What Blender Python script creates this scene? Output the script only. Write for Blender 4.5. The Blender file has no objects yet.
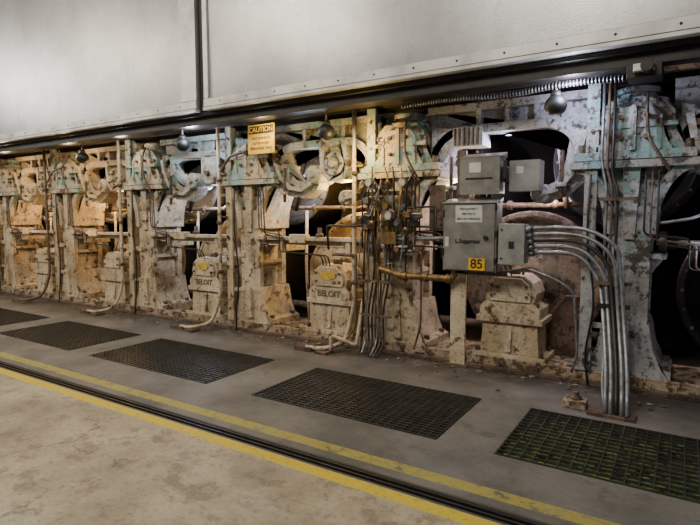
import bpy, bmesh, math, random
from mathutils import Vector, Matrix
random.seed(4)
rad=math.radians
# ------------------------------------------------------------------ materials
def newmat(name):
    m=bpy.data.materials.new(name); m.use_nodes=True
    nt=m.node_tree; b=nt.nodes['Principled BSDF']
    return m,nt,b
def pos(nt):
    g=nt.nodes.new('ShaderNodeNewGeometry'); return g.outputs['Position']
def noise(nt,p,scale,detail=6,rough=.6,stretch=None):
    n=nt.nodes.new('ShaderNodeTexNoise'); n.inputs['Scale'].default_value=scale
    n.inputs['Detail'].default_value=detail; n.inputs['Roughness'].default_value=rough
    if stretch:
        mp=nt.nodes.new('ShaderNodeMapping'); mp.inputs['Scale'].default_value=stretch
        nt.links.new(p,mp.inputs['Vector']); p=mp.outputs['Vector']
    nt.links.new(p,n.inputs['Vector']); return n.outputs['Fac']
def ramp(nt,f,a,b):
    r=nt.nodes.new('ShaderNodeMapRange'); r.inputs['From Min'].default_value=a; r.inputs['From Max'].default_value=b
    r.interpolation_type='SMOOTHSTEP'; nt.links.new(f,r.inputs['Value']); return r.outputs['Result']
def mixc(nt,f,a,b):
    m=nt.nodes.new('ShaderNodeMix'); m.data_type='RGBA'
    if isinstance(f,float): m.inputs[0].default_value=f
    else: nt.links.new(f,m.inputs[0])
    for v,i in ((a,6),(b,7)):
        if isinstance(v,tuple): m.inputs[i].default_value=(*v,1)
        else: nt.links.new(v,m.inputs[i])
    return m.outputs[2]
def math_(nt,op,a,b=None):
    m=nt.nodes.new('ShaderNodeMath'); m.operation=op
    for v,i in ((a,0),(b,1)):
        if v is None: continue
        if isinstance(v,(int,float)): m.inputs[i].default_value=v
        else: nt.links.new(v,m.inputs[i])
    return m.outputs[0]
def bump(nt,b,h,s=.3,d=.01):
    n=nt.nodes.new('ShaderNodeBump'); n.inputs['Strength'].default_value=s; n.inputs['Distance'].default_value=d
    nt.links.new(h,n.inputs['Height']); nt.links.new(n.outputs[0],b.inputs['Normal'])
def painted(name,base,dark=(.07,.045,.03),chip=.59,teal=None,tz=2.1,rough=.5,grime=.75,under=None,tt=.52):
    m,nt,b=newmat(name); p=pos(nt)
    n1=noise(nt,p,7.5,10,.72); n2=noise(nt,p,2.2,6,.65); n3=noise(nt,p,34,5,.65); n4=noise(nt,p,3.3,9,.72)
    nb=noise(nt,p,17,7,.7); st=noise(nt,p,5,6,.7,(1.6,1.6,.22)); ng=noise(nt,p,1.7,7,.75); nc=noise(nt,p,10,9,.78,(1,1.3,1))
    c=mixc(nt,ramp(nt,n2,.35,.65),base,(base[0]*.70,base[1]*.63,base[2]*.54))
    if teal:
        s=nt.nodes.new('ShaderNodeSeparateXYZ'); nt.links.new(p,s.inputs[0])
        zz=math_(nt,'MULTIPLY',math_(nt,'SUBTRACT',s.outputs[2],tz),.18)
        zz=math_(nt,'MINIMUM',zz,.025)
        t=math_(nt,'ADD',n4,zz)
        c=mixc(nt,math_(nt,'MULTIPLY',ramp(nt,t,tt,tt+.03),.82),c,teal)
    un=under or (base[0]*.6,base[1]*.47,base[2]*.33)
    c=mixc(nt,ramp(nt,n1,chip-.045,chip-.02),c,un)
    c=mixc(nt,ramp(nt,n1,chip,chip+.02),c,dark)
    c=mixc(nt,math_(nt,'MULTIPLY',ramp(nt,nb,.60,.64),.8),c,(dark[0]*.7,dark[1]*.7,dark[2]*.7))
    c=mixc(nt,math_(nt,'MULTIPLY',ramp(nt,st,.53,.71),grime),c,(.055,.04,.027))
    c=mixc(nt,math_(nt,'MULTIPLY',ramp(nt,ng,.53,.71),grime*.85),c,(.085,.063,.042))
    c=mixc(nt,math_(nt,'MULTIPLY',ramp(nt,nc,.585,.625),.7),c,(min(base[0]*1.2,.8),min(base[1]*1.22,.78),min(base[2]*1.27,.72)))
    c=mixc(nt,math_(nt,'MULTIPLY',ramp(nt,n3,.50,.70),.5),c,(.045,.035,.027))
    nt.links.new(c,b.inputs['Base Color']); b.inputs['Roughness'].default_value=rough
    h=math_(nt,'SUBTRACT',n3,math_(nt,'MULTIPLY',ramp(nt,n1,chip-.02,chip+.02),.9))
    h=math_(nt,'ADD',h,ramp(nt,nc,.585,.65))
    bump(nt,b,h,.65,.015); return m
def simple(name,c,rough=.5,metal=0.,var=.3,scale=12):
    m,nt,b=newmat(name); p=pos(nt); n=noise(nt,p,scale,5)
    col=mixc(nt,ramp(nt,n,.35,.7),c,tuple(x*(1-var) for x in c))
    nt.links.new(col,b.inputs['Base Color']); b.inputs['Roughness'].default_value=rough; b.inputs['Metallic'].default_value=metal
    bump(nt,b,n,.15,.005); return m
TEAL=(.21,.37,.34)
CREAM=painted('peeling_cream_paint',(.58,.49,.355),teal=TEAL,tz=2.0)
CREAM2=painted('old_cream_paint',(.60,.51,.37),chip=.61,grime=.6)
BLUEG=painted('peeling_paint_cool_lit',(.40,.415,.45),dark=(.05,.038,.034),chip=.57,teal=(.17,.32,.34),tz=1.8,under=(.22,.21,.20),tt=.515)  # blue-grey base is mostly cool light put into the paint colour
BLUEB=painted('beam_paint_cool_lit',(.50,.52,.57),dark=(.07,.055,.05),chip=.59,under=(.30,.30,.32),grime=.75)  # blue-white base carries the cool light on the right beams as colour
PALE=painted('pale_paint',(.52,.495,.44),chip=.59,teal=(.24,.38,.36),tz=2.2,grime=.75)
RUST=painted('rusty_steel',(.15,.10,.07),dark=(.055,.04,.03),chip=.55)
SOLE=painted('sole_plate_paint',(.42,.34,.25),dark=(.075,.05,.035),chip=.53)
DARK=simple('dark_greasy_steel',(.030,.026,.023),.45,.4)
BLACK=simple('black_rubber',(.012,.012,.012),.5)
HEAD=painted('dryer_head_dusty',(.50,.33,.13),dark=(.12,.08,.045),chip=.61,rough=.35,grime=.5)
HEADU=painted('dryer_head_grey',(.10,.085,.07),dark=(.03,.026,.024),chip=.58,rough=.3)
HEADD=simple('dryer_head_dark',(.03,.028,.031),.3,.6)
HEADR=painted('dryer_head_greybeige',(.19,.155,.12),dark=(.055,.04,.03),chip=.55,rough=.4,grime=.85)
SHELL=simple('dryer_shell_steel',(.20,.16,.11),.22,.85)
FELT=simple('dryer_felt',(.05,.042,.034),.9,0,.4,5)
GREYB=simple('grey_enamel_box',(.23,.225,.205),.4,.1,.4,6)
GREYL=simple('light_grey_box',(.30,.30,.285),.4,.1,.4,6)
CONDM=simple('galvanised_conduit',(.24,.25,.27),.38,.5,.5,20)
BRASS=simple('dirty_brass',(.28,.18,.07),.4,.5,.6,20)
GRATE=simple('grating_steel',(.075,.07,.06),.45,.5,.4,8)
ALU=simple('aluminium_trim',(.58,.575,.55),.4,.4,.35,3)
YEL=simple('yellow_sign',(.74,.44,.02),.45,0,.35)
DIRTY=simple('dirty_yellow_badge',(.65,.42,.06),.5,0,.5,25)
WHITE=simple('white_label',(.58,.58,.54),.5,0,.2)
INK=simple('black_ink',(.01,.01,.01),.5)
CAST=simple('grimy_lettering',(.12,.085,.06),.6)
SCRAP=simple('paper_debris',(.38,.31,.23),.8,0,.7,30)
MOSS=simple('green_algae',(.20,.33,.05),.8,0,.8,16)
def hoodmat():
    m,nt,b=newmat('hood_brushed_sheet'); p=pos(nt)
    n=noise(nt,p,.8,6,.65); n2=noise(nt,p,70,4,.6); n3=noise(nt,p,3,8,.75,(1,1,.2)); n5=noise(nt,p,14,6,.7)
    c=mixc(nt,ramp(nt,n,.3,.7),(.44,.442,.438),(.31,.31,.305))
    c=mixc(nt,math_(nt,'MULTIPLY',ramp(nt,n3,.52,.75),.5),c,(.20,.192,.178))
    c=mixc(nt,math_(nt,'MULTIPLY',ramp(nt,n5,.5,.7),.28),c,(.18,.18,.18))
    c=mixc(nt,math_(nt,'MULTIPLY',ramp(nt,n2,.5,.7),.4),c,(.17,.17,.17))
    nt.links.new(c,b.inputs['Base Color']); b.inputs['Metallic'].default_value=.6; b.inputs['Roughness'].default_value=.33
    bump(nt,b,n2,.3,.004); return m
HOOD=hoodmat()
def floormat():
    m,nt,b=newmat('factory_floor_concrete'); p=pos(nt)
    s=nt.nodes.new('ShaderNodeSeparateXYZ'); nt.links.new(p,s.inputs[0]); y=s.outputs[1]
    n=noise(nt,p,1.3,8,.65); nf=noise(nt,p,30,6,.75); nm=noise(nt,p,4,9,.75); nw=noise(nt,p,9,8,.75); ns=noise(nt,p,.8,5,.6,(.4,1.6,1)); nl=noise(nt,p,.55,7,.7)
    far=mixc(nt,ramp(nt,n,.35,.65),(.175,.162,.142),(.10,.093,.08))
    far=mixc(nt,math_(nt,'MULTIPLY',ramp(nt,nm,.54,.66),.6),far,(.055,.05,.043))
    near=mixc(nt,ramp(nt,n,.35,.65),(.46,.385,.265),(.29,.24,.16))
    near=mixc(nt,math_(nt,'MULTIPLY',ramp(nt,nm,.5,.6),.65),near,(.165,.13,.088))
    near=mixc(nt,math_(nt,'MULTIPLY',ramp(nt,ns,.52,.62),.5),near,(.52,.47,.38))
    near=mixc(nt,math_(nt,'MULTIPLY',ramp(nt,nl,.52,.62),.5),near,(.20,.175,.14))
    v=nt.nodes.new('ShaderNodeTexVoronoi'); v.feature='DISTANCE_TO_EDGE'; v.inputs['Scale'].default_value=.45
    dn=nt.nodes.new('ShaderNodeVectorMath'); dn.operation='ADD'
    nz=nt.nodes.new('ShaderNodeTexNoise'); nz.inputs['Scale'].default_value=1.6; nz.inputs['Detail'].default_value=8
    nt.links.new(p,nz.inputs['Vector']); nt.links.new(p,dn.inputs[0]); nt.links.new(nz.outputs['Color'],dn.inputs[1]); nt.links.new(dn.outputs[0],v.inputs['Vector'])
    near=mixc(nt,math_(nt,'MULTIPLY',math_(nt,'MULTIPLY',ramp(nt,v.outputs['Distance'],.007,.0),.6),ramp(nt,nm,.42,.55)),near,(.10,.075,.05))
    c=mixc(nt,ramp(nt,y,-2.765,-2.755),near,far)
    def band(y0,y1):
        a=math_(nt,'GREATER_THAN',y,y0); bb=math_(nt,'LESS_THAN',y,y1); return math_(nt,'MULTIPLY',a,bb)
    w1=math_(nt,'MULTIPLY',band(-2.865,-2.765),ramp(nt,nw,.66,.56))
    w2=math_(nt,'MULTIPLY',band(-2.54,-2.43),ramp(nt,nw,.64,.50))
    c=mixc(nt,w1,c,(.60,.45,.03)); c=mixc(nt,math_(nt,'MULTIPLY',w2,.85),c,(.38,.32,.06))
    c=mixc(nt,math_(nt,'MULTIPLY',band(-2.76,-2.62),.8),c,(.04,.036,.03))
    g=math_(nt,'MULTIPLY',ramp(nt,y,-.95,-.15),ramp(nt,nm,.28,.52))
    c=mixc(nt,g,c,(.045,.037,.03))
    c=mixc(nt,math_(nt,'MULTIPLY',ramp(nt,nf,.5,.68),.5),c,(.07,.06,.05))
    nt.links.new(c,b.inputs['Base Color'])
    r=nt.nodes.new('ShaderNodeMapRange'); nt.links.new(n,r.inputs['Value']); r.inputs['To Min'].default_value=.5; r.inputs['To Max'].default_value=.85
    nt.links.new(r.outputs[0],b.inputs['Roughness'])
    bump(nt,b,nf,.45,.01); return m
FLOOR=floormat()
PIT=simple('pit_dark',(.02,.018,.015),.7)
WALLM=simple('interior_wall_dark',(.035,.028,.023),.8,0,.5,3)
# ------------------------------------------------------------------ mesh builder
class B:
    def __init__(s,name,mats,loc=(0,0,0)):
        s.bm=bmesh.new(); s.name=name; s.mats=mats; s.loc=Vector(loc)
    def _f(s,fs,m,smooth=False):
        for f in fs: f.material_index=m; f.smooth=smooth
    def box(s,x0,x1,y0,y1,z0,z1,m=0,rot=None):
        c=Vector(((x0+x1)/2,(y0+y1)/2,(z0+z1)/2))
        M=Matrix.Translation(c)
        if rot: M=M@rot
        M=M@Matrix.Diagonal((abs(x1-x0),abs(y1-y0),abs(z1-z0),1))
        r=bmesh.ops.create_cube(s.bm,size=1,matrix=M)
        s._f({f for v in r['verts'] for f in v.link_faces},m)
    def prism(s,pts,y0,y1,m=0):
        a=[s.bm.verts.new((x,y0,z)) for x,z in pts]; b=[s.bm.verts.new((x,y1,z)) for x,z in pts]
        n=len(pts); fs=[]
        f1=s.bm.faces.new(a); f2=s.bm.faces.new(b[::-1])
        for i in range(n): fs.append(s.bm.faces.new((a[i],b[i],b[(i+1)%n],a[(i+1)%n])))
        s._f(fs+[f1,f2],m)
        r=bmesh.ops.triangulate(s.bm,faces=[f1,f2]); s._f(r['faces'],m)
    def prismx(s,pts,x0,x1,m=0):
        a=[s.bm.verts.new((x0,y,z)) for y,z in pts]; b=[s.bm.verts.new((x1,y,z)) for y,z in pts]
        n=len(pts); fs=[s.bm.faces.new(a),s.bm.faces.new(b[::-1])]
        for i in range(n): fs.append(s.bm.faces.new((a[i],b[i],b[(i+1)%n],a[(i+1)%n])))
        s._f(fs,m)
    def ribbon(s,pts,t,y0,y1,m=0,t2=None):
        L=[];R=[]; n_=len(pts)
        for i,p in enumerate(pts):
            w=t if t2 is None else t+(t2-t)*i/(n_-1)
            a=Vector(pts[max(i-1,0)]); b=Vector(pts[min(i+1,n_-1)]); d=(b-a).normalized(); n=Vector((-d.y,d.x))*w/2
            p=Vector(p); L.append(tuple(p+n)); R.append(tuple(p-n))
        s.prism(L+R[::-1],y0,y1,m)
    def lathe(s,o,axis,prof,m=0,seg=24):
        o=Vector(o); ax=Vector(axis).normalized()
        u=ax.orthogonal().normalized(); v=ax.cross(u)
        rings=[]
        for h,r in prof:
            if r<=1e-5: rings.append([s.bm.verts.new(o+ax*h)])
            else: rings.append([s.bm.verts.new(o+ax*h+(u*math.cos(2*math.pi*i/seg)+v*math.sin(2*math.pi*i/seg))*r) for i in range(seg)])
        for k,(A,C) in enumerate(zip(rings,rings[1:])):
            if len(A)==1 and len(C)==1: continue
            fs=[]
            for i in range(seg):
                j=(i+1)%seg
                if len(A)==1: fs.append(s.bm.faces.new((A[0],C[i],C[j])))
                elif len(C)==1: fs.append(s.bm.faces.new((A[i],A[j],C[0])))
                else: fs.append(s.bm.faces.new((A[i],A[j],C[j],C[i])))
            flat=abs(prof[k][0]-prof[k+1][0])<1e-6
            s._f(fs,m,not flat)
    def cyl(s,p0,p1,r,m=0,seg=16,r2=None):
        p0=Vector(p0);p1=Vector(p1);d=p1-p0; r2=r if r2 is None else r2
        u=d.normalized()
        o=u.orthogonal().normalized(); v=u.cross(o)
        A=[s.bm.verts.new(p0+(o*math.cos(2*math.pi*i/seg)+v*math.sin(2*math.pi*i/seg))*r) for i in range(seg)]
        C=[s.bm.verts.new(p1+(o*math.cos(2*math.pi*i/seg)+v*math.sin(2*math.pi*i/seg))*r2) for i in range(seg)]
        fs=[s.bm.faces.new((A[i],A[(i+1)%seg],C[(i+1)%seg],C[i])) for i in range(seg)]
        s._f(fs,m,seg>8)
        s._f([s.bm.faces.new(A[::-1]),s.bm.faces.new(C)],m)
    def hexb(s,p,axis,r=.025,h=.03,m=0):
        p=Vector(p); s.cyl(p,p+Vector(axis)*h,r,m,6)
    def sph(s,c,r,m=0,sc=(1,1,1),sub=2):
        M=Matrix.Translation(c)@Matrix.Diagonal((*[r*k for k in sc],1))
        q=bmesh.ops.create_icosphere(s.bm,subdivisions=sub,radius=1,matrix=M)
        s._f({f for v in q['verts'] for f in v.link_faces},m,sub>1)
    def tube(s,pts,r,m=0,bend=.08,seg=10):
        P=[Vector(p) for p in pts]; out=[P[0]]
        for i in range(1,len(P)-1):
            a,b,c=P[i-1],P[i],P[i+1]; d1=(a-b);d2=(c-b); k=min(bend,d1.length*.45,d2.length*.45)
            A=b+d1.normalized()*k; C=b+d2.normalized()*k
            for t in (0,.25,.5,.75,1): out.append(A*(1-t)**2+b*2*t*(1-t)+C*t*t)
        out.append(P[-1]); rings=[]; prev=None
        for i,p in enumerate(out):
            d=(out[min(i+1,len(out)-1)]-out[max(i-1,0)])
            if d.length<1e-6: continue
            d.normalize()
            if prev is None: u=d.orthogonal().normalized()
            else:
                u=prev-d*prev.dot(d)
                u=u.normalized() if u.length>1e-4 else d.orthogonal().normalized()
            prev=u; v=d.cross(u)
            rings.append([s.bm.verts.new(p+(u*math.cos(2*math.pi*j/seg)+v*math.sin(2*math.pi*j/seg))*r) for j in range(seg)])
        fs=[]
        for A,C in zip(rings,rings[1:]):
            for j in range(seg): fs.append(s.bm.faces.new((A[j],A[(j+1)%seg],C[(j+1)%seg],C[j])))
        s._f(fs,m,True)
        s._f([s.bm.faces.new(rings[0][::-1]),s.bm.faces.new(rings[-1])],m)
    def wheel(s,c,axis,R,r,m=0,n=16):
        c=Vector(c);ax=Vector(axis).normalized();u=ax.orthogonal().normalized();v=ax.cross(u)
        pts=[c+(u*math.cos(2*math.pi*i/n)+v*math.sin(2*math.pi*i/n))*R for i in range(n+1)]
        s.tube(pts,r,m,.01,6)
        for i in range(0,n,n//4): s.cyl(c,pts[i],r*.8,m,6)
    def done(s,bevel=0,parent=None,seg=2):
        bmesh.ops.recalc_face_normals(s.bm,faces=s.bm.faces)
        me=bpy.data.meshes.new(s.name); s.bm.to_mesh(me); s.bm.free()
        for m in s.mats: me.materials.append(m)
        ob=bpy.data.objects.new(s.name,me); bpy.context.collection.objects.link(ob); ob.location=s.loc
        if bevel:
            b=ob.modifiers.new('bevel','BEVEL'); b.width=bevel; b.segments=seg; b.limit_method='ANGLE'; b.angle_limit=rad(40)
        if parent: ob.parent=parent
        return ob
def text(body,size,loc,mat,parent=None,name='lettering',ext=.002):
    c=bpy.data.curves.new(name,'FONT'); c.body=body; c.size=size; c.align_x='CENTER'; c.align_y='CENTER'; c.extrude=ext
    c.offset=size*.012
    o=bpy.data.objects.new(name,c); bpy.context.collection.objects.link(o); o.rotation_euler=(rad(90),0,0); o.location=loc
    c.materials.append(mat)
    if parent: o.parent=parent; o.location=Vector(loc)-parent.location
    return o
PITCH=2.28; X0=-.55
COLS=[X0+PITCH*k for k in range(1,-9,-1)]
FR=list(COLS); FR[0]=1.84; FR[1]=-.42; FR[2]=-2.78
# ------------------------------------------------------------------ floor
GR=[(-1.02,.86),(-3.24,-1.44),(-5.78,-3.82),(-8.0,-6.2),(-10.3,-8.5),(-12.6,-10.8)]
GY=(-1.97,-.96)
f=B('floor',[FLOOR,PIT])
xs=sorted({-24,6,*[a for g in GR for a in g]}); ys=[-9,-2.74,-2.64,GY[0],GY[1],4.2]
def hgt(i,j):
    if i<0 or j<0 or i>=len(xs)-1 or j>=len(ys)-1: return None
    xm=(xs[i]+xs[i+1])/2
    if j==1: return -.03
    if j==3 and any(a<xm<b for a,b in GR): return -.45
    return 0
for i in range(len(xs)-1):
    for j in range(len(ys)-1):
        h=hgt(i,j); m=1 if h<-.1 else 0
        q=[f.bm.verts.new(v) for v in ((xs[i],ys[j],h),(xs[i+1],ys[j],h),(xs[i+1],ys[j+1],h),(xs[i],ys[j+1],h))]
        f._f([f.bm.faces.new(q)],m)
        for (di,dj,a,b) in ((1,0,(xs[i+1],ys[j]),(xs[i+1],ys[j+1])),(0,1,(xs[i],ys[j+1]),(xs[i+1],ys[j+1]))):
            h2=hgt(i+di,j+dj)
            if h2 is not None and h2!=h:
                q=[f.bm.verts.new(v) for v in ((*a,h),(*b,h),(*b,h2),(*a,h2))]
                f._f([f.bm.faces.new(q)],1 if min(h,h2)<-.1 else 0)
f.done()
for gi,(a,b) in enumerate(GR):
    g=B('floor_grating',[GRATE,MOSS])
    y0,y1=GY; sx,sy,t=(.078,.064,.0035) if gi==0 else (.07,.05,.005)
    zb=-.008 if gi==0 else -.02
    n=int((b-a)/sx)
    for i in range(n+1):
        x=a+.01+(b-a-.02)*i/n; g.box(x-t,x+t,y0+.005,y1-.005,zb,.006)
    n=int((y1-y0)/sy)
    for i in range(n+1):
        y=y0+.01+(y1-y0-.02)*i/n; g.box(a+.005,b-.005,y-t-.001,y+t+.001,zb,.009)
    if gi==0:
        for i in range(900):
            x=random.uniform(a+.05,b-.1); y=y0+.04+.88*random.random()**1.6
            g.sph((x,y,random.uniform(-.04,-.022)),random.uniform(.018,.05),1,(1,1,.35),1)
    g.done()
r=B('steel_floor_rail',[DARK]); r.box(-24,6,-2.72,-2.705,-.03,.004); r.box(-24,6,-2.675,-2.66,-.03,.004); r.done()
# ------------------------------------------------------------------ sole plate
s=B('machine_sole_plate',[SOLE,RUST])
s.box(-24,5,0,.8,0,.11); s.box(-24,5,-.05,0,0,.045,1); s.box(-24,5,.0,.035,.11,.135,0)
x=-23.7
while x<4.8:
    s.hexb((x,.09,.11),(0,0,1),.028,.035,1); s.hexb((x+.1,-.001,.075),(0,-1,0),.018,.02,1); x+=.38
s.done(.006)
# ------------------------------------------------------------------ machine side frames (uprights)
def column(cx,mat,barx,var):
    c=B('machine_side_frame',[mat,RUST,CREAM2],(cx,0,0))
    c.prism([(-.38,.11),(.38,.11),(.38,.19),(.30,.22),(.235,.38),(.19,.62),(-.19,.62),(-.235,.38),(-.30,.22),(-.38,.19)],.04,.66)
    c.prism([(-.05,.2),(.05,.2),(.03,.62),(-.03,.62)],-.0,.06)
    for sx in (-.33,.33):
        for yy in (.12,.56): c.hexb((sx,yy,.19),(0,0,1),.034,.055,1)
    c.box(-.175,.175,.05,.12,.5,1.7); c.box(-.10,.10,.12,.55,.5,1.7); c.box(-.175,.175,.52,.61,.5,1.7)
    for z in (.95,1.35): c.box(-.16,.16,.12,.55,z,z+.05)
    L=[(.17+.30*(1-math.cos(rad(t))),1.45+.61*math.sin(rad(t))) for t in range(0,91,10)]
    prof=L+[(-x,z) for x,z in L[::-1]]
    c.prism(prof,.12,.56)
    c.ribbon(L,.085,.02,.64); c.ribbon([(-x,z) for x,z in L],.085,.02,.64)
    c.prism([(-.045,1.4),(.045,1.4),(.07,2.06),(-.07,2.06)],.02,.14)
    if var%2==0: c.lathe((0,.14,1.80),(0,-1,0),[(0,.13),(.10,.12),(.13,.09),(.14,.0)],0,18)
    for sx,z in ((-.24,1.98),(.24,1.98),(-.17,1.72),(.17,1.72)): c.hexb((sx,.12,z),(0,-1,0),.032,.05,1)
    c.box(-.52,.52,-.03,.70,2.05,2.115); c.box(-.49,.49,-.01,.68,2.125,2.20)
    for sx in (-.43,-.22,.22,.43):
        c.hexb((sx,.05,2.2),(0,0,1),.034,.08,1); c.hexb((sx,.05,2.05),(0,0,-1),.030,.045,1); c.hexb((sx,.6,2.2),(0,0,1),.034,.07,1)
    side=[(.42,2.2),(.42,2.25),(.36,2.30),(.33,2.36),(.335,2.45),(.31,2.54),(.25,2.61),(.20,2.66)]
    cap=side+[(-x,z) for x,z in side[::-1]]
    c.prism(cap,.05,.58)
    c.prism([(x*.72,2.2+(z-2.2)*.85) for x,z in cap],.0,.06)
    for xx in (-.2,0,.2): c.box(xx-.022,xx+.022,-.03 if xx==0 else -.015,.08,2.2,2.60 if xx==0 else 2.5)
    for yy in (.2,.42): c.ribbon([(x,z) for x,z in side[2:]]+[(-x,z) for x,z in side[:1:-1]],.06,yy,yy+.06)
    c.box(-.34,.34,-.01,.10,2.40,2.44)
    for sx in (-.1,.1,-.27,.27):
        for z in (2.32,2.50): c.hexb((sx,.0 if abs(sx)<.2 else .05,z),(0,-1,0),.024,.035,1)
    c.lathe((0,.30,2.64),(0,0,1),[(0,.26),(.04,.26),(.05,.18),(.10,.15),(.10,.19),(.15,.19),(.17,.13),(.18,0)],0,20)
    for k in range(6): c.hexb((.22*math.cos(k),.30+.22*math.sin(k),2.67),(0,0,1),.02,.035,1)
    if var%3: c.tube([(.1,.02,2.7),(.1,-.04,2.6),(.12,-.07,2.3),(.3,-.07,2.0)],.014,1,.08,8)
    if var%2 and var!=1: c.tube([(-.45,-.05,2.25),(-.25,-.06,2.45),(.1,-.06,2.5),(.3,-.06,2.75)],.018,1,.08,8)
    c.box(barx-.05,barx+.06,.0,.03,.11,2.86); c.box(barx-.01,barx+.01,.03,.16,.11,2.86)
    c.box(barx,-.1,.03,.07,1.05,1.12); c.box(barx,-.1,.03,.07,.55,.6)
    for z in (.3,1.3,1.8,2.4,2.7): c.hexb((barx+.005,0,z),(0,-1,0),.018,.02,1)
    c.box(.15,.30,.10,.45,1.22,1.27); c.prism([(.15,1.22),(.28,1.22),(.15,1.02)],.24,.29)
    return c.done(.016,seg=3)
for i,cx in enumerate(FR):
    column(cx,BLUEG if cx>-1 else CREAM,-.34 if cx>-1 else -.36,i)
# ------------------------------------------------------------------ upper side frame beams
def beam(cx,mat,var):
    b=B('upper_frame_beam',[mat,RUST,DARK],(cx,0,0))
    lo=[(.38,2.2)]+[(.75-.37*math.cos(rad(t)),2.2+.34*math.sin(rad(t))) for t in range(10,91,10)]+[(1.5,2.54)]
    hi=[(1.53+.37*math.sin(rad(t)),2.2+.34*math.cos(rad(t))) for t in range(0,90,10)]+[(1.90,2.2)]
    arch=lo+hi
    b.prism([(.3,2.2)]+arch+[(1.98,2.2),(1.98,2.80),(.3,2.80)],.25,.35)
    b.ribbon(arch,.09,.12,.48); b.box(.3,1.98,.14,.46,2.74,2.82)
    for x in (.85,1.15,1.45): b.box(x,x+.05,.16,.42,2.56,2.76)
    if var in (0,2,3):   # heavy horn bracket, left
        ha=[(.42,2.50),(.46,2.30),(.55,2.12),(.70,1.99),(.88,1.96),(1.02,2.03),(1.08,2.14)]
        b.ribbon(ha,.30,.14,.36,t2=.18)
        b.ribbon(ha,.06,.06,.42,t2=.05)
        b.prism([(.36,2.2),(.5,2.12),(.62,2.28),(.52,2.56),(.36,2.6)],.12,.40)
        b.lathe((1.08,.42,2.15),(0,-1,0),[(0,.12),(.34,.12),(.36,.10),(.36,.05),(.40,.04),(.40,0)],0,18)
        for x,z in ((.48,2.42),(.52,2.2),(.70,2.02),(.88,1.98)): b.hexb((x,.12,z),(0,-1,0),.032,.05,1)
    if var in (0,2):     # hanging bearing
        b.prism([(1.18,2.56),(1.5,2.56),(1.58,2.26),(1.5,2.10),(1.3,2.08),(1.2,2.2)],.18,.38)
        b.ribbon([(1.18,2.56),(1.2,2.2),(1.3,2.08),(1.5,2.10),(1.58,2.26),(1.5,2.56)],.06,.10,.44)
        b.lathe((1.38,.36,2.27),(0,-1,0),[(0,.16),(.24,.16),(.27,.14),(.27,.10),(.22,.09),(.22,.05),(.32,.045),(.32,0)],0,20)
        for i in range(5):
            a=2*math.pi*i/5; b.hexb((1.38+.12*math.cos(a),.09,2.27+.12*math.sin(a)),(0,-1,0),.018,.025,1)
        b.cyl((1.38,.36,2.27),(1.38,.85,2.27),.08,2,16)
    if var==1:           # finned block and plain cantilever
        b.box(.62,.95,.08,.36,2.36,2.56)
        for k in range(6): b.box(.64+.05*k,.66+.05*k,.05,.08,2.37,2.55,1)
        b.prism([(.36,2.2),(.5,2.2),(.62,2.36),(.62,2.56),(.36,2.6)],.12,.40)
    if var==3:
        b.box(1.25,1.6,.12,.4,2.25,2.56); b.lathe((1.42,.4,2.25),(0,-1,0),[(0,.17),(.28,.17),(.30,.15),(.30,0)],0,20); b.hexb((1.42,.1,2.25),(0,-1,0),.04,.05,1)
    if var!=3:           # cantilever from next upright
        k=1.25 if var==1 else 1
        b.ribbon([(1.95,2.45),(1.90,2.2),(1.84,2.02),(1.72,1.88),(1.56,1.84)],.22*k,.14,.36,t2=.13)
        b.ribbon([(1.95,2.45),(1.90,2.2),(1.84,2.02),(1.72,1.88),(1.56,1.84)],.05,.06,.44,t2=.05)
        b.lathe((1.55,.4,1.84),(0,-1,0),[(0,.10),(.30,.10),(.32,.08),(.32,.04),(.35,.04),(.35,0)],0,16)
    for x in (.62,1.75):
        b.cyl((x,.06,1.80),(x,.06,2.25),.022,1,10); b.lathe((x,.06,1.9),(0,0,1),[(0,.0),(0,.055),(.04,.055),(.04,0)],0,14)
    return b.done(.012)
VAR=[0,1,2,3,0,2,3,0,2,3]
for i,cx in enumerate(FR[1:]):
    beam(cx,BLUEB if cx>-3 else (PALE if cx>-8 else CREAM2),VAR[i])
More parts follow.
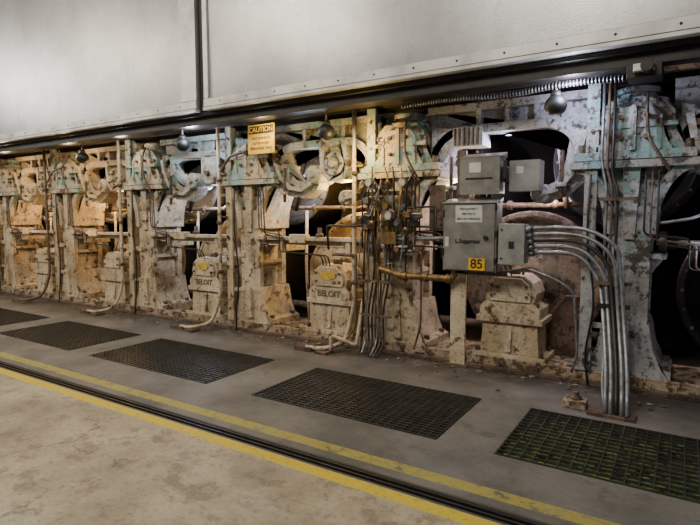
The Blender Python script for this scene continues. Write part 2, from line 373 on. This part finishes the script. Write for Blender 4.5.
# ------------------------------------------------------------------ pedestals
def pedestal(cx,logo=False):
    p=B('bearing_pedestal',[CREAM2,RUST,YEL],(cx,0,0))
    p.box(-.38,.38,.02,.5,.11,.17)
    for sx in (-.33,.33):
        for y in (.07,.44): p.hexb((sx,y,.17),(0,0,1),.028,.05,1)
    p.prism([(-.31,.17),(.31,.17),(.29,.3),(.27,.66),(-.27,.66),(-.29,.3)],.08,.46)
    p.box(-.345,.345,.04,.49,.5,.56)
    p.prism([(-.31,.56),(.31,.56),(.31,.66),(.24,.73),(-.24,.73),(-.31,.66)],.05,.48)
    for sx in (-.27,.27):
        p.hexb((sx,.09,.67),(0,0,1),.03,.06,1); p.hexb((sx,.42,.67),(0,0,1),.03,.06,1)
    cap=[(-.25,.73),(.25,.73),(.27,.82),(.23,.93),(.14,1.0),(-.14,1.0),(-.23,.93),(-.27,.82)]
    p.prism(cap,.07,.46); p.prism([(x*.86,.73+(z-.73)*.9) for x,z in cap],.03,.07)
    for sx in (-.18,.18):
        for z in (.79,.9): p.hexb((sx,.03,z),(0,-1,0),.018,.022,1)
    p.cyl((0,.26,1.0),(0,.26,1.06),.06,1,14); p.cyl((.1,.2,.99),(.1,.2,1.08),.015,1,8)
    p.prismx([(.08,.2),(.03,.2),(.08,.5)],-.03,.03)
    o=p.done(.016,seg=3)
    if logo:
        q=B('badge',[DIRTY]); q.lathe((0,0,0),(0,-1,0),[(0,0),(0,.085),(.008,.08),(.008,0)],0,20); qq=q.done(); qq.parent=o; qq.location=(0,.028,.87); qq.scale=(1.4,1,.7)
        text('BELOIT',.11,(cx,.045,.63),CAST,o)
    return o
for i,cx in enumerate(COLS[1:]):
    pedestal(cx+1.33,logo=(i in (2,3)))
for i,cx in enumerate(COLS[1:]):
    if i>=1:
        b=B('gear_side_casting',[RUST if i==1 else CREAM2,RUST,CREAM],(cx,0,0))
        if i>=2:
            b.prism([(.72,.11),(1.92,.11),(1.92,1.0),(1.8,1.22),(.84,1.22),(.72,1.0)],.52,.6)
            b.ribbon([(.72,.11),(.72,1.0),(.84,1.22),(1.8,1.22),(1.92,1.0),(1.92,.11)],.05,.50,.64)
            for x in (.8,1.84):
                for z in (.3,.6,.9): b.hexb((x,.52,z),(0,-1,0),.02,.015,1)
        else:
            b.prism([(1.55,.11),(1.98,.11),(1.98,.75),(1.8,.75),(1.62,.5)],.52,.58)
            b.ribbon([(1.55,.11),(1.62,.5),(1.8,.75),(1.98,.75)],.04,.51,.6)
        b.done(.008)
    if i>1:
        b=B('side_rail',[CREAM2,RUST],(cx,0,0))
        b.box(.12,1.93,.0,.08,1.30,1.35); b.box(.12,1.93,.07,.09,1.24,1.30)
        b.box(.55,.62,.02,.49,1.15,1.30); b.box(1.6,1.67,.02,.49,1.15,1.30)
        b.box(.75,1.0,-.02,.1,1.27,1.38,0)
        b.lathe((.3,.04,1.32),(1,0,0),[(0,0),(0,.06),(.05,.06),(.05,.04),(.2,.04),(.2,0)],1,12)
        b.lathe((1.2,.04,1.35),(0,0,1),[(0,.05),(.04,.05),(.05,.03),(.12,.03),(.12,0)],1,12)
        b.done(.006)
# ------------------------------------------------------------------ dryers
def dryer(cx,cz,R,y0,mat,name='dryer_cylinder'):
    d=B(name,[mat,SHELL,RUST],(cx,0,cz))
    d.lathe((0,y0,0),(0,1,0),[(-.12,0),(-.12,.17),(-.05,.19),(-.03,.22),(.04,.30),(.06,.45),(.05,R-.12),(0,R-.10),(-.02,R-.06),(-.02,R-.015),(0,R)],0,56)
    if cz<1.5: d.cyl((0,y0-.45,0),(0,y0-.1,0),.08,0,20)
    d.lathe((0,y0,0),(0,1,0),[(0,R),(2.7,R),(2.7,0)],1,56)
    for i in range(24):
        a=2*math.pi*i/24; d.hexb(((R-.055)*math.cos(a),y0-.02,(R-.055)*math.sin(a)),(0,-1,0),.018,.02,2)
    return d.done()
for i,cx in enumerate(COLS):
    dryer(cx+1.33,.86,.82,.95,HEADD if i<=1 else (HEADR if i==2 else HEAD))
    dryer(cx,2.22,.74,.95,HEADD if i<=2 else HEADU)
fl=B('dryer_felt_run',[FELT])
def tang(c1,r1,c2,r2,sgn):
    c1=Vector(c1);c2=Vector(c2);d=c2-c1; a=math.acos((r1+r2)/d.length)*sgn; u=d.normalized()
    w=Vector((u.x*math.cos(a)-u.y*math.sin(a),u.x*math.sin(a)+u.y*math.cos(a)))
    return [tuple(c1+w*r1),tuple(c2-w*r2)]
for cx in COLS:
    fl.ribbon(tang((cx,2.22),.75,(cx+1.33,.86),.83,1),.012,1.4,3.55)
fl.done()
# ------------------------------------------------------------------ interior pipe runs
p=B('interior_pipe_run',[RUST,CREAM2,DARK])
p.tube([(-24,.74,1.74),(-.7,.74,1.74)],.03,0); p.tube([(-24,.75,.32),(-.7,.75,.32)],.05,0)
for cx in COLS[2:]:
    p.tube([(cx+.55,.68,.12),(cx+.50,.68,.9),(cx+.52,.68,1.7)],.022,1,.1)
    p.tube([(cx+.3,.7,1.70),(cx+.62,.7,2.7)],.03,2); p.tube([(cx+1.75,.7,1.7),(cx+1.6,.7,2.75)],.03,0)
    for q in range(3): p.lathe((cx+.6+.5*q,.74,1.74),(1,0,0),[(0,.03),(0,.055),(.05,.055),(.05,.03)],0,12)
p.done()
# ------------------------------------------------------------------ interior shell
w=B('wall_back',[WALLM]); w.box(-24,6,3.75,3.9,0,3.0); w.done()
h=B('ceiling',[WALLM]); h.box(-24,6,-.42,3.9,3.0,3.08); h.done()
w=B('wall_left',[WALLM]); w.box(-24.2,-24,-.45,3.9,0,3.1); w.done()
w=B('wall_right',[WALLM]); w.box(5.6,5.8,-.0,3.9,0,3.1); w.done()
# ------------------------------------------------------------------ hood
def hood(x0,x1,name='hood_panel',wl=.12,wr=.12,y=-.5):
    p=B(name,[HOOD,ALU,DARK])
    p.box(x0,x1,y,y+.06,3.02,6.2)
    p.box(x0,x1,y-.035,y,3.03,3.13,1); 
    p.box(x0,x0+wl,y-.03,y,3.135,6.2,1); p.box(x1-wr,x1,y-.03,y,3.135,6.2,1)
    p.box(x0,x1,y-.05,y+.05,2.985,3.022,1)
    xx=x0+.3
    while xx<x1-.2:
        p.hexb((xx,y-.035,3.08),(0,-1,0),.012,.008,2); xx+=.45
    return p.done(.004)
hood(-5.34,3.2,wl=.08); hood(-14.2,-5.48,wr=.30); hood(-23,-14.25)
t=B('hood_track_beam',[DARK,RUST])
t.box(-23,4,-.40,-.34,2.84,3.0); t.box(-23,4,-.46,-.34,2.94,2.985); t.box(-23,4,-.34,-.18,2.84,2.87)
t.box(-23,4,-.05,.1,2.9,3.0,1); t.box(-23,4,.1,.5,2.88,2.94); t.box(-5.48,-5.34,-.47,-.44,3.0,6.2)
t.done(.004)
c=B('corrugated_cable_hose',[DARK,CONDM])
pts=[(-2.6+.03*i,-.24+.015*math.sin(i*.21),2.79+.012*math.sin(i*.13)) for i in range(72)]
c.tube(pts,.024,0,.005,10)
for i in range(0,71): c.lathe(Vector(pts[i]),(1,0,0),[(-.006,.024),(-.006,.031),(.006,.031),(.006,.024)],1,10)
c.done()
g=B('door_roller_bracket',[DARK,ALU,RUST])
g.box(-.45,-.2,-.5,-.28,2.72,2.83); g.box(-.40,-.25,-.56,-.5,2.76,2.82,1)
g.cyl((-.3,-.6,2.79),(-.3,-.5,2.79),.05,0,16); g.box(-.2,.9,-.42,-.36,2.76,2.80,2)
g.done(.005)
for x,z in ((-1.04,2.64),(-3.6,2.62),(-8.6,2.62),(-6.1,2.66)):
    b=B('hanging_counterweight',[BLACK,RUST]); b.sph((x,-.25,z-.02),.10,0,(1,1,.95),3); b.cyl((x,-.25,z),(x,-.25,2.84),.012,1,8)
    b.lathe((x,-.25,z+.05),(0,0,1),[(0,0),(0,.06),(.06,.04),(.06,0)],0,14); b.done()
# ------------------------------------------------------------------ drop pipes by each upright
for i,cx in enumerate(COLS[1:]):
    if i not in (0,):
        p=B('steam_drop_pipe',[CREAM2 if i not in (4,) else RUST,RUST],(cx,0,0))
        j=random.uniform(-.03,.03)
        p.tube([(-.50+j,-.05,2.86),(-.50+j,-.05,.55),(-.54+j,-.10,.28),(-.54+j,-.22,.1),(-.72+j,-.42,.045),(-.95+j,-.42,.045)],.025,0,.1)
        for z in (.8,1.5,2.1): p.lathe((-.50+j,-.05,z),(0,0,1),[(0,.025),(0,.04),(.05,.04),(.05,.025)],1,12); p.box(-.50+j-.05,-.50+j+.12,-.05,.02,z+.1,z+.12,1)
        p.box(-1.1,-.85,-.47,-.35,0,.05,1); p.box(-.78,-.62,-.5,-.34,0,.03,1)
        p.done()
    p=B('lubrication_line',[DARK,RUST],(cx,0,0))
    for q in range(3):
        a=.25+q*.05
        p.tube([(a,-.05-.01*q,2.0),(a,-.04,1.45-.04*q),(a+.35,-.03,1.42-.05*q),(a+.35,-.03,1.15),(1.25+.05*q,.0,1.12),(1.25+.05*q,.05,1.0)],.009,q%2,.05,6)
    p.tube([(-.2,-.04,2.0),(-.22,-.04,1.4),(-.12,-.05,.8),(-.2,-.04,.3),(-.15,-.1,.02)],.011,0,.2,6)
    p.done()
# ------------------------------------------------------------------ valve cluster around the third upright
cx=COLS[2] # -2.83
v=B('lubrication_valve_cluster',[DARK,BRASS,RUST,CONDM,CREAM2,BLACK],(cx,0,0))
rnd=random.Random(9)
v.box(-.38,.35,-.06,-.03,1.50,1.56,2); v.box(-.35,.3,-.08,-.05,1.85,1.90,2); v.box(-.3,.25,-.08,-.05,1.2,1.25,2)
for i in range(9):
    x=-.36+.085*i; z0=rnd.uniform(1.3,1.6); z1=rnd.uniform(1.7,2.05); y=-.09-rnd.uniform(0,.08)
    v.tube([(x,y,z0-.5 if i%2 else z0-.2),(x,y,z1),(x+rnd.uniform(-.1,.1),y+.02,z1+.15)],.011,rnd.choice((0,2,3,1,3)),.04,8)
    zc=rnd.uniform(z0,z1)
    v.lathe((x,y,zc),(0,0,1),[(-.05,.0),(-.05,.028),(-.02,.035),(.02,.035),(.05,.028),(.05,0)],1,10)
    v.cyl((x,y,zc),(x,y-.07,zc),.012,1,8)
    v.wheel((x,y-.07,zc),(0,1,0),.035,.006,0,12)
for i in range(34):
    x=rnd.uniform(-.38,.36); z=rnd.uniform(1.2,1.95); y=-.12-rnd.uniform(0,.06)
    k=rnd.random()
    if k<.4: v.box(x-.03,x+.03,y-.03,y+.03,z-.03,z+.035,rnd.choice((0,1,2,3)))
    elif k<.7: v.cyl((x,y,z),(x+rnd.uniform(.06,.16),y,z),.016,rnd.choice((0,1,3)),8)
    else: v.lathe((x,y-.02,z),(0,-1,0),[(-.02,0),(-.02,.032),(.03,.032),(.03,0)],rnd.choice((3,1,2)),12)
for i in range(8):
    x=rnd.uniform(-.35,.25); z=rnd.uniform(1.4,2.0); x2=x+rnd.uniform(-.2,.2); z2=z-rnd.uniform(.3,.6); y=-.12-rnd.uniform(0,.06)
    v.tube([(x,y+.05,z),(x,y-.04,z-.05),((x+x2)/2,y-.06,min(z,z2)-.03),(x2,y-.03,z2),(x2,y+.04,z2-.04)],rnd.choice((.007,.010)),rnd.choice((0,5,3,1)),.15,7)
for (x,z) in ((-.2,2.0),(.05,1.62),(.22,1.98)):
    v.lathe((x,-.22,z),(0,-1,0),[(-.03,0),(-.03,.05),(.02,.05),(.025,.045),(.02,.04),(.02,0)],3,18); v.cyl((x,-.22,z),(x,-.1,z-.06),.012,1,8)
    v.lathe((x,-.24,z),(0,-1,0),[(.002,.04),(.003,0)],4,18)
for i,mt in enumerate((0,3,5,0,3,2,5)):
    x=-.32+.05*i; w=rnd.uniform(-.04,.04)
    v.tube([(x,-.10,1.5-.05*(i%5)),(x+.02+w,-.13,1.0),(x-.02-w*.6,-.14,.5),(x-.01,-.16,.14),(x,-.24-.02*i,.03)],.012,mt,.2,8)
for z in (.45,.85): v.box(-.38,.06,-.165,-.15,z,z+.03,2)
v.tube([(-.05,-.12,1.36),(.25,-.12,1.36),(.65,-.12,1.38),(.95,-.1,1.38)],.022,3,.05)
v.tube([(-.1,-.14,1.02),(.15,-.14,.95),(.80,-.14,.95),(.80,-.14,1.1)],.036,1,.08,12)
for x in (.2,.45,.72): v.lathe((x,-.14,.95),(1,0,0),[(0,.036),(0,.052),(.05,.052),(.05,.036)],1,12)
v.tube([(.1,-.1,1.7),(.55,-.1,1.72),(.55,-.1,1.0)],.012,0,.04,8)
v.tube([(.0,-.1,1.25),(.4,-.1,1.22),(.4,-.1,.4),(.32,-.1,.12)],.012,2,.06,8)
v.tube([(.1,-.1,1.5),(.5,-.1,1.5),(.85,-.1,1.46)],.012,5,.06,8); v.tube([(.1,-.14,1.3),(.7,-.14,1.28)],.012,0,.06,8)
v.box(-.12,.12,-.18,-.05,1.30,1.44,1); v.box(-.34,-.22,-.16,-.06,1.45,1.62,0)
v.tube([(-.35,-.1,1.5),(-.9,-.06,1.5),(-.9,-.02,1.2)],.014,0,.05,8)
v.tube([(-.45,-.1,1.15),(-.8,-.08,1.15)],.02,2,.05,8); v.tube([(-.45,-.1,1.15),(-.45,-.1,.3),(-.5,-.3,.12),(-.62,-.4,.06)],.016,2,.08,8)
v.box(.46,.64,-.04,-.01,1.45,1.95,2)
v.tube([(-.35,-.1,.62),(-.35,-.25,.1),(-.62,-.38,.22),(-.62,-.38,.04)],.022,4,.05)
v.done(.003)
# ------------------------------------------------------------------ electrical equipment (right bay)
s=B('equipment_support_post',[CREAM2,RUST]); s.box(-2.10,-1.93,-.06,-.03,.0,1.2); s.box(-2.03,-2.0,-.03,.0,.0,1.2)
s.box(-2.14,-1.89,-.1,.0,.0,.02,1); s.box(-2.1,-1.5,-.06,-.03,1.0,1.06,1); s.box(-2.05,-1.95,-.06,-.03,1.2,2.3,1); s.done(.005)
e=B('electrical_enclosure',[GREYB,GREYL,DARK,WHITE,YEL])
e.box(-2.12,-1.56,-.24,-.06,1.05,1.76); e.box(-2.105,-1.575,-.26,-.24,1.065,1.745,0); e.prismx([(-.28,1.745),(-.06,1.80),(-.06,1.76),(-.26,1.76)],-2.13,-1.55,1)
for z in (1.15,1.42,1.68): e.box(-1.575,-1.55,-.27,-.22,z,z+.05,2)
for z in (1.2,1.6): e.cyl((-2.11,-.255,z),(-2.11,-.255,z+.08),.012,2,8)
e.cyl((-1.66,-.26,1.4),(-1.66,-.29,1.4),.022,2); e.box(-1.98,-1.70,-.264,-.26,1.55,1.72,3)
e.box(-2.09,-2.05,-.264,-.26,1.30,1.40,3)
ee=e.done(.006)
text('L.Suppress',.06,(-1.85,-.266,1.36),INK,ee)
for i,tx in enumerate(('DISCONNECT','480 VOLTS','BEFORE OPENING')): text(tx,.03,(-1.84,-.266,1.685-.05*i),INK,ee,ext=.0005)
n=B('number_sign',[YEL,INK]); n.box(-1.83,-1.66,-.275,-.262,1.07,1.19); ns=n.done(); text('85',.13,(-1.745,-.277,1.13),INK,ns,ext=.001)
e=B('disconnect_switch_box',[GREYL,GREYB,DARK,WHITE])
e.box(-1.95,-1.56,-.2,.0,1.84,2.20); e.box(-1.96,-1.55,-.215,-.2,1.83,2.21,1); e.prismx([(-.22,2.2),(.0,2.26),(.0,2.2)],-1.97,-1.54,0)
e.box(-1.9,-1.62,-.219,-.215,1.98,2.0,2); e.box(-1.55,-1.50,-.16,-.06,1.95,2.1,2); e.box(-1.52,-1.49,-.2,-.16,1.98,2.16,2)
e.box(-1.86,-1.74,-.219,-.215,2.05,2.15,3)
e.box(-1.49,-1.20,-.1,.1,1.86,2.16,0); e.box(-1.42,-1.35,-.104,-.1,2.03,2.10,3)
e.cyl((-1.75,-.1,1.81),(-1.75,-.1,1.84),.04,2)
e.done(.006)
e=B('junction_box',[GREYL,DARK]); e.box(-1.52,-1.29,-.26,-.06,1.15,1.53); e.box(-1.53,-1.28,-.275,-.26,1.14,1.54,0); e.box(-1.43,-1.38,-.285,-.275,1.3,1.37,1)
for z in (1.2,1.48): e.hexb((-1.5,-.275,z),(0,-1,0),.012,.01,1)
e.box(-1.55,-1.52,-.2,-.12,1.3,1.38,1); e.done(.006)
k=B('conduit_bundle',[CONDM,DARK,RUST])
for i in range(5):
    z=1.25+.06*i; xd=-.62+.040*i; yb=-.13-.028*i
    k.tube([(-1.275,yb,z),(-1.05,yb,z+.02),(-.80+.02*i,yb-.02,z+.01),(xd,yb-.05,z-.22+.02*i),(xd+.05,-.30,.75),(xd+.12,-.55,.3),(xd+.15,-.82,.02)],.018,0 if i!=2 else 1,.2,10)
    k.lathe((-1.275,yb,z),(1,0,0),[(0,.021),(0,.032),(.06,.032),(.06,.021)],0,12)
for i in range(3):
    x=-.66+.045*i
    k.tube([(x,-.06,2.84),(x,-.08,2.1-.06*i),(x+.06,-.12,1.85),(x+.06,-.14,1.2),(x+.1,-.2,.5),(x+.12,-.45,.15),(x+.16,-.62,.02)],.013,(0,2,1)[i],.12,8)
k.box(-.66,-.36,-.27,-.2,1.0,1.03,2); k.box(-.66,-.36,-.17,-.13,1.75,1.78,2)
k.box(-.60,-.25,-.86,-.70,0,.025,2)
k.box(-.62,-.36,-.31,-.29,.80,.84,1)
k.tube([(-1.5,-.08,1.05),(-1.3,-.1,1.10),(-1.0,-.1,1.0),(-.85,-.1,.9),(-.8,-.1,.3),(-.85,-.1,.12)],.012,0,.1,8)
k.done()
k=B('floor_junction_block',[SOLE,RUST]); k.box(-.80,-.62,-.78,-.64,0,.07); k.lathe((-.71,-.71,.07),(0,0,1),[(0,.05),(.02,.05),(.03,.03),(.06,.03),(.06,0)],1,12); k.done(.006)
k=B('drive_shaft_coupling',[CONDM,DARK,RUST])
k.cyl((-.20,.05,1.38),(.9,.05,1.36),.028,0,14); k.lathe((-.18,.05,1.38),(1,0,0),[(0,0),(0,.1),(.06,.1),(.06,.06),(.14,.06),(.14,0)],1,20)
k.lathe((.15,.05,1.37),(1,0,0),[(0,0),(0,.07),(.09,.07),(.09,0)],0,20)
k.tube([(-.18,.02,1.55),(.1,.02,1.6),(.3,.0,1.75),(.9,.0,1.8)],.014,0,.1,8)
k.done(.004)
# ------------------------------------------------------------------ caution sign
c=B('caution_sign',[YEL,INK]); c.box(-4.98,-4.52,-.10,-.09,2.44,2.82,0); c.box(-4.96,-4.54,-.104,-.1,2.70,2.80,1)
c.box(-4.85,-4.82,-.09,.2,2.5,2.55,1); c.box(-4.7,-4.67,-.09,.2,2.5,2.55,1)
cs=c.done()
text('CAUTION',.092,(-4.75,-.106,2.75),YEL,cs)
for i,tx in enumerate(('HOT SURFACES','AUTHORIZED','PERSONNEL ONLY')): text(tx,.045,(-4.75,-.102,2.64-.065*i),INK,cs,ext=.001)
# ------------------------------------------------------------------ debris
d=B('paper_debris',[SCRAP,RUST,SOLE])
for i in range(460):
    x=random.uniform(-9,1.2) 
    if random.random()<.6: y=random.uniform(.04,.7); z=.115
    else: y=-abs(random.gauss(0,.2))-.06; z=.006
    r_=random.uniform(.006,.022)*(1.25 if x>-1.2 else 1)
    d.sph((x,y,z+r_*.2),r_,random.choice((0,1,1,2,1)),(random.uniform(.6,1.8),random.uniform(.5,1.3),random.uniform(.25,.6)),1)
d.done()
# ------------------------------------------------------------------ lights
def point(x,y,z,e,col,r=.08):
    l=bpy.data.lights.new('machine_lamp','POINT'); l.energy=e; l.color=col; l.shadow_soft_size=r
    o=bpy.data.objects.new('machine_lamp',l); bpy.context.collection.objects.link(o); o.location=(x,y,z)
WARM=(1,.70,.36); COOL=(.72,.79,1.0); ORG=(1,.60,.24)
for x in (-13.2,-11.0,-8.9): point(x,.70,1.95,52,ORG); point(x,-.25,1.5,6,WARM)
point(-6.35,.6,1.95,50,COOL); point(-4.5,.6,2.05,26,COOL); point(-3.75,.55,2.0,75,(1,.66,.22))
point(-3.2,-.30,2.35,32,(1,.68,.22)); point(-2.3,.6,2.0,30,(1,.76,.44))
point(-1.6,.6,2.35,55,(.70,.68,1)); point(-1.2,.6,1.85,20,(1,.82,.75)); point(.25,.3,2.6,16,(.68,.75,1))
point(-.9,-.35,2.75,28,(.74,.78,1)); point(-5.9,-.3,2.75,22,COOL); point(-7.5,-.3,2.75,10,(1,.9,.75)); point(-9,-.3,2.7,15,WARM); point(-11.2,-.3,2.7,15,WARM)
point(.25,-.1,1.3,5,(.75,.79,1)); point(-4.6,-.3,2.7,10,(1,.82,.55))
def area(x,y,z,sx,sy,e,col,tgt):
    l=bpy.data.lights.new('ceiling_light','AREA'); l.shape='RECTANGLE'; l.size=sx; l.size_y=sy; l.energy=e; l.color=col
    o=bpy.data.objects.new('ceiling_light',l); bpy.context.collection.objects.link(o); o.location=(x,y,z)
    o.rotation_euler=(Vector(tgt)-Vector((x,y,z))).to_track_quat('-Z','Y').to_euler()
area(-2,-6.5,6.5,3,1,290,(1,.93,.81),(-2,-1.8,0)); area(-8,-6.0,6.5,3,1,320,(1,.89,.73),(-8,-1.8,0)); area(-14,-6,6.5,3,1,240,(1,.87,.68),(-13,-1,0))
area(-22,-6.9,6.8,1.6,1.6,440,(1,.96,.88),(-10,-.5,3.8))
w=bpy.data.worlds.new('world'); bpy.context.scene.world=w; w.use_nodes=True
w.node_tree.nodes['Background'].inputs[0].default_value=(.9,.87,.82,1); w.node_tree.nodes['Background'].inputs[1].default_value=.13
cam=bpy.data.cameras.new('camera'); cam.lens=27; cam.sensor_width=36; cam.clip_start=.05
co=bpy.data.objects.new('camera',cam); bpy.context.collection.objects.link(co); co.location=(0,-5.4,1.6); co.rotation_euler=(rad(85.1),0,rad(32.4))
bpy.context.scene.camera=co
